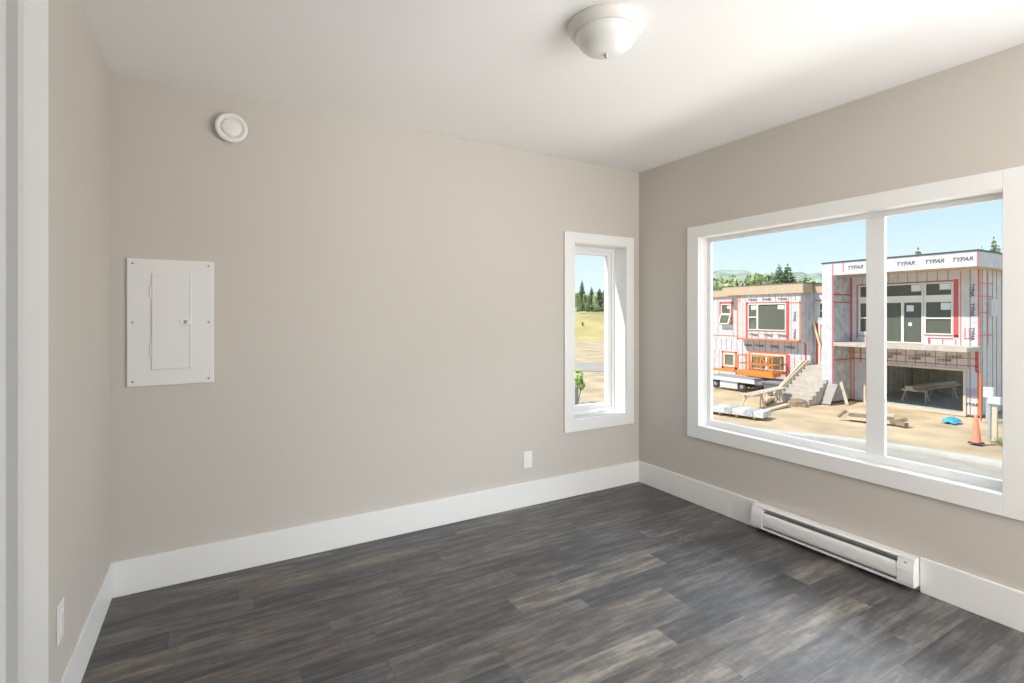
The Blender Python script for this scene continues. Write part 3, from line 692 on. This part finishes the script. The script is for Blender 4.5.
# lumber in the dirt in front of the garage
for i, (p, q, w_, h_, m, lab) in enumerate((
    ((24.15, 12.05, GZ+.05), (24.75, 10.45, GZ+.05), .20, .13, 'lumber', 'lowest street side beam of the timber stack before garage'),
    ((24.40, 12.15, GZ+.05), (25.0, 10.5, GZ+.05), .20, .13, 'oldwood', 'lowest garage side beam of the timber stack on the dirt'),
    ((24.2, 12.0, GZ+.18), (24.78, 10.5, GZ+.18), .20, .13, 'oldwood', 'second beam up on the street side of timber stack'),
    ((24.3, 12.05, GZ+.31), (24.88, 10.55, GZ+.31), .26, .10, 'lumber', 'pale top beam of the timber stack before the garage'),
    ((24.6, 10.6, GZ+.04), (24.9, 10.1, GZ+.24), .16, .14, 'oldwood', 'short offcut slanting at the right end of timber stack'),
    ((24.75, 10.45, GZ+.05), (24.6, 10.0, GZ+.06), .22, .14, 'oldwood', 'short dark block lying flat right of timber stack'),
    ((24.0, 12.35, GZ+.06), (24.25, 12.15, GZ+.34), .16, .10, 'oldwood', 'short block tipped against the left end of the timber stack'))):
    tag(MB(p).bar(p, q, w_, h_).build('timber_beam', m, None, .006), lab, 'timber', 'timbers on the dirt in front of the garage')
# garage: trestle table with long boards
sawhorse((31.9, 12.55, GZ+.03), PI/2, 1.1, .62, 'timber trestle under the near end of boards inside garage')
sawhorse((34.9, 12.45, GZ+.03), PI/2, 1.1, .62, 'timber trestle under the far end of boards inside garage')
for i, (dy, z, lab) in enumerate(((-.24, .65, 'bottom right board of the stack on trestles inside garage'), (.12, .65, 'bottom left board of the stack on trestles inside garage'), (-.06, .73, 'middle board of the stack on trestles inside garage'), (-.02, .81, 'uppermost board of the stack on trestles inside garage'))):
    p = (31.2, 12.62+dy, GZ+.03+z); q = (36.0, 12.45+dy, GZ+.03+z+.03)
    tag(MB(p).bar(p, q, .34, .075).build('plank', 'lumber', None, .004), lab, 'plank')
t = empty('step_ladder', (33.4, 10.6, GZ+.03), 'grey step ladder standing at the right inside the garage', 'ladder'); o = (33.4, 10.6, GZ+.03)
for s_ in (-.25, .25):
    MB(o).bar((33.1, 10.6+s_, GZ+.02), (33.4, 10.6+s_*.7, GZ+1.45), .04, .07).build('rail', 'palem', t); MB(o).bar((33.75, 10.6+s_, GZ+.02), (33.4, 10.6+s_*.7, GZ+1.45), .04, .05).build('rear_rail', 'palem', t)
for k in range(4): MB(o).box(33.13+.07*k, 33.25+.07*k, 10.4+.01*k, 10.8-.01*k, GZ+.3+k*.32, GZ+.33+k*.32).build('tread', 'palem', t)
# blue tarp
b = MB((27.6, 9.55, GZ)); nx, ny = 10, 14; vv = []
for i in range(nx):
    for j in range(ny):
        u, v_ = i/(nx-1)*2-1, j/(ny-1)*2-1; rr = max(0, 1-u*u*.9-v_*v_*.9)
        vv.append(b.v((27.6+u*.4*(1+.1*math.sin(j)), 9.55+v_*.27*(1+.15*math.sin(i*2)), GZ-.05+.22*rr**.5*(.75+.3*math.sin(i*1.7+j*1.1)))))
for i in range(nx-1):
    for j in range(ny-1): b.b.faces.new([vv[i*ny+j], vv[i*ny+j+1], vv[(i+1)*ny+j+1], vv[(i+1)*ny+j]])
tag(b.build('crumpled_tarp', 'tarp', smooth=True), 'bright blue crumpled tarp on the dirt by the garage corner', 'tarp')
# traffic cone
co = (23.56, 7.45, GZ-.02)
t = empty('traffic_cone', co, 'tall orange traffic cone on the dirt near the street', 'cone')
MB(co).lathe([(.16, .03), (.15, .06), (.05, .98), (.03, 1.02), (0, 1.02)], co, n=24).build('cone_body', 'cone', t, smooth=True)
MB(co).box(co[0]-.19, co[0]+.19, co[1]-.19, co[1]+.19, co[2], co[2]+.05).build('cone_base', 'conebase', t, .02)
# service post with box
po = (24.76, 7.30, GZ)
t = empty('service_post', po, 'wooden service post with a white box near right window edge', 'post')
MB(po).box(24.70, 24.82, 7.22, 7.36, GZ-.05, GZ+1.45).build('post', 'lumber', t, .006)
MB(po).tube((24.70, 7.42, GZ), (24.70, 7.42, GZ+1.30), .05).build('conduit', 'pole', t)
MB(po).box(24.62, 24.84, 7.10, 7.46, GZ+1.30, GZ+1.58).build('service_box', 'palem', t, .02)
# meter stand nearer the wall
mo = (29.0, 8.75, GZ)
t = empty('meter_stand', mo, 'grey pipe stand with white meter box at the garage corner', 'utility stand')
MB(mo).tube((29.0, 8.75, GZ-.05), (29.0, 8.75, GZ+1.2), .09).build('pipe', 'pole', t)
MB(mo).box(28.87, 29.15, 8.55, 8.9, GZ+1.0, GZ+1.45).build('meter_box', 'palem', t, .02)
MB(mo).tube((28.97, 9.0, GZ-.05), (28.97, 9.0, GZ+2.0), .035).build('riser_pipe', 'otape', t)

# ---------------------------------------------------------------- plants
def leafcloud(b, c, r, n, size):
    c = Vector(c)
    for _ in range(n):
        d = Vector((random.gauss(0, 1), random.gauss(0, 1), random.gauss(0, 1))).normalized(); k = random.random()**.4
        p = c+Vector((d.x*r[0], d.y*r[1], d.z*r[2]))*k; u = Vector((random.gauss(0, 1), random.gauss(0, 1), random.gauss(0, 1))).normalized(); w_ = d.cross(u).normalized()*size*random.uniform(.6, 1.3); x = d.cross(w_).normalized()*size*random.uniform(.6, 1.3)+d*size*.3
        b.face([p-w_*.5, p+x*.6, p+w_*.5, p-x*.6])
def broad(m='leaf', name='broadleaf_tree', h=7, r=2.4):
    t = empty(name)
    b = MB(); b.tube((0, 0, -.3), (.1, 0, h*.5), .16, .09, 8)
    for k in range(5): a = k*1.256; b.tube((.06, 0, h*.32), (math.cos(a)*r*.5, math.sin(a)*r*.5, h*.62), .07, .02, 6)
    b.build('trunk', 'bark', t)
    b = MB()
    for _ in range(13):
        a = random.random()*6.28; rr = random.random()*r*.62; z = h*random.uniform(.34, .86); s = r*random.uniform(.38, .55)*(1.1-.4*abs(z/h-.55))
        leafcloud(b, (math.cos(a)*rr, math.sin(a)*rr, z), (s, s, s*.8), 90, .42)
    b.build('foliage', m, t); return t
def coni(m='conifer', name='conifer_tree', h=10, r=2.6):
    t = empty(name); MB().tube((0, 0, -.3), (0, 0, h*.97), .17, .02, 8).build('trunk', 'bark', t)
    b = MB(); n = 26
    for i in range(n):
        k = i/(n-1); z = h*(.10+.89*k); L_ = r*(1-k)**.75*random.uniform(.8, 1.15)+.10
        for j in range(13):
            a = j*.571+i*1.3+random.random()*.3; l = L_*random.uniform(.7, 1.1); d = Vector((math.cos(a), math.sin(a), 0)); s = Vector((-d.y, d.x, 0))
            p = Vector((0, 0, z+random.uniform(-.1, .1))); tip = p+d*l+Vector((0, 0, -.28*l)); mid = p+d*l*.5+Vector((0, 0, -.06*l)); w_ = .16*l+.10
            b.face([p, mid+s*w_, tip, mid-s*w_]); b.face([p+Vector((0, 0, .03)), mid+Vector((0, 0, w_*.7)), tip, mid-Vector((0, 0, w_*.9))])
    b.build('foliage', m, t); return t
protos = {}
def tree(kind, px, ytop, dist, base, wscale, lab, grp):
    """px, ytop: bearing and tip measured from the room; dist: metres away; base: ground height there"""
    k = (px-512)/510; a, b_ = .5023+.8647*k, .8645-.5026*k
    h = 1.343+(315.5-ytop)/510*dist-base
    hh = 10 if kind.startswith('coni') else 7
    if kind not in protos:
        protos[kind] = {'conifer': lambda: coni(), 'coniferlight': lambda: coni('leaf'), 'broad': lambda: broad(), 'light': lambda: broad('lightleaf', 'light_green_tree'), 'shrub': lambda: broad('leaf', 'field_shrub', 7, 4.2)}[kind]()
        t = protos[kind]
    else: t = copy_tree(protos[kind])
    t.location = (a*dist, b_*dist, base); s = h/hh*(1.0 if kind.startswith('coni') else 1.05); t.scale = (s*wscale, s*wscale, s); t.rotation_euler.z = px*.37
    return tag(t, lab, 'tree' if kind != 'shrub' else 'shrub', grp)
G1, G2, G3 = 'trees beyond the narrow window', 'trees above the low roof', 'treetops above the tall roof'
fz = lambda d: field_z(d*1.02)
for a in (
 ('conifer', 582, 279.5, 150, 2.1, .8, 'tallest dark conifer seen through the narrow window', G1),
 ('conifer', 591.5, 286.5, 160, 2.1, 1.0, 'dark conifer right of the tallest one in narrow window', G1),
 ('coniferlight', 599.5, 288, 140, 2.1, 1.3, 'olive green conifer right of centre in narrow window', G1),
 ('light', 577.5, 292, 140, 2.1, .9, 'bright yellow green tree at left in narrow window', G1),
 ('light', 595.8, 295, 132, 2.1, .7, 'yellow green tree before the conifers in narrow window', G1),
 ('broad', 605.5, 289, 172, 2.1, .8, 'grey green tree at right edge of narrow window', G1),
 ('broad', 586.5, 294, 136, 2.1, .8, 'leafy green tree between the two dark conifers', G1),
 ('shrub', 579, 304, 127, 1.9, .8, 'low bush at the foot of the bright green tree', G1),
 ('shrub', 588, 303, 127, 1.9, .8, 'low bush at the foot of the dark conifers', G1),
 ('shrub', 597, 304, 127, 1.9, .8, 'low bush at the foot of the olive conifer', G1),
 ('shrub', 605, 303, 127, 1.9, .8, 'low bush at the right end of the tree line', G1),
 ('shrub', 582.5, 321.5, 112, -1.2, .5, 'lone small dark bush on the yellow grass slope', G1),
 ('conifer', 779, 264.5, 112, -3.2, 1.25, 'left of the two pointed conifers above the low roof', G2),
 ('coniferlight', 787.5, 264, 88, -3.2, 1.35, 'right of the two pointed conifers above the low roof', G2),
 ('broad', 773, 272, 155, -3.2, .75, 'round green tree left of the two pointed conifers', G2),
 ('light', 716, 272, 74, -3.2, 1.0, 'light green tree at the left edge of wide window', G2),
 ('broad', 726.5, 275, 90, -3.2, .62, 'narrow dark green tree behind the low roof end', G2),
 ('light', 741, 272.5, 78, -3.2, .9, 'bright green tree above the middle of low roof', G2),
 ('broad', 734, 279, 150, -3.2, .8, 'olive tree between dark and bright trees above low roof', G2),
 ('light', 755, 279, 98, -3.2, 1.2, 'pale tree right of the bright green one above roof', G2),
 ('broad', 764, 278, 140, -3.2, 1.0, 'soft green tree left of the conifer group above roof', G2),
 ('broad', 797, 277.5, 135, -3.2, 1.0, 'soft green tree right of the pointed conifers', G2),
 ('coniferlight', 805.5, 275, 92, -3.2, .9, 'small olive conifer beside the tall white pier', G2),
 ('light', 815, 278, 120, -3.2, .9, 'pale green tree touching the tall white pier', G2),
 ('conifer', 993.5, 236.5, 75, -3.2, .62, 'dark conifer tip above the right end of tall roof', G3),
 ('conifer', 998.5, 245, 95, -3.2, .62, 'lower conifer tip at the far right of tall roof', G3),
 ('conifer', 981.5, 246, 110, -3.2, .45, 'tiny conifer tip above the corner of tall roof', G3),
 ('conifer', 918, 247.5, 80, -3.2, .9, 'small treetop above the middle of the tall roof', G3),
): tree(*a)
# shrub and utility box seen low in the narrow window
so = (16.2, 21.1, GZ)
t = empty('young_shrub', so, 'bright green shrub low in the narrow window', 'shrub')
b = MB(so)
for k in range(6): b.tube(so, (so[0]+.35*math.cos(k), so[1]+.35*math.sin(k), GZ+1.2+.08*k), .02, .008, 6)
b.build('stem', 'bark', t)
b = MB(so)
for _ in range(9): leafcloud(b, (so[0]+random.uniform(-.16, .16), so[1]+random.uniform(-.16, .16), GZ+random.uniform(.8, 1.5)), (.20, .20, .22), 40, .2)
b.build('foliage', 'brightleaf', t)
uo = (15.4, 20.45, GZ)
t = empty('utility_pedestal', uo, 'grey green utility pedestal in front of the bright shrub', 'utility box')
MB(uo).box(15.2, 15.6, 20.25, 20.65, GZ-.05, GZ+.95).build('cabinet', 'greym', t, .03)
MB(uo).box(15.17, 15.63, 20.22, 20.68, GZ+.95, GZ+1.02).build('lid', 'greym', t, .02)
wo = (24.25, 6.85, GZ)
t = empty('weed_tuft', wo, 'green weed tuft at the foot of the service post', 'weeds')
b = MB(wo)
for _ in range(120):
    a = random.random()*6.28; r = random.random()*.4; p = Vector((wo[0]+r*math.cos(a), wo[1]+r*math.sin(a), GZ-.05)); q = p+Vector((math.cos(a)*.2, math.sin(a)*.2, random.uniform(.12, .34))); s = Vector((-math.sin(a), math.cos(a), 0))*.025
    b.face([p-s, p+s, q])
b.build('leaves', 'lightleaf', t)
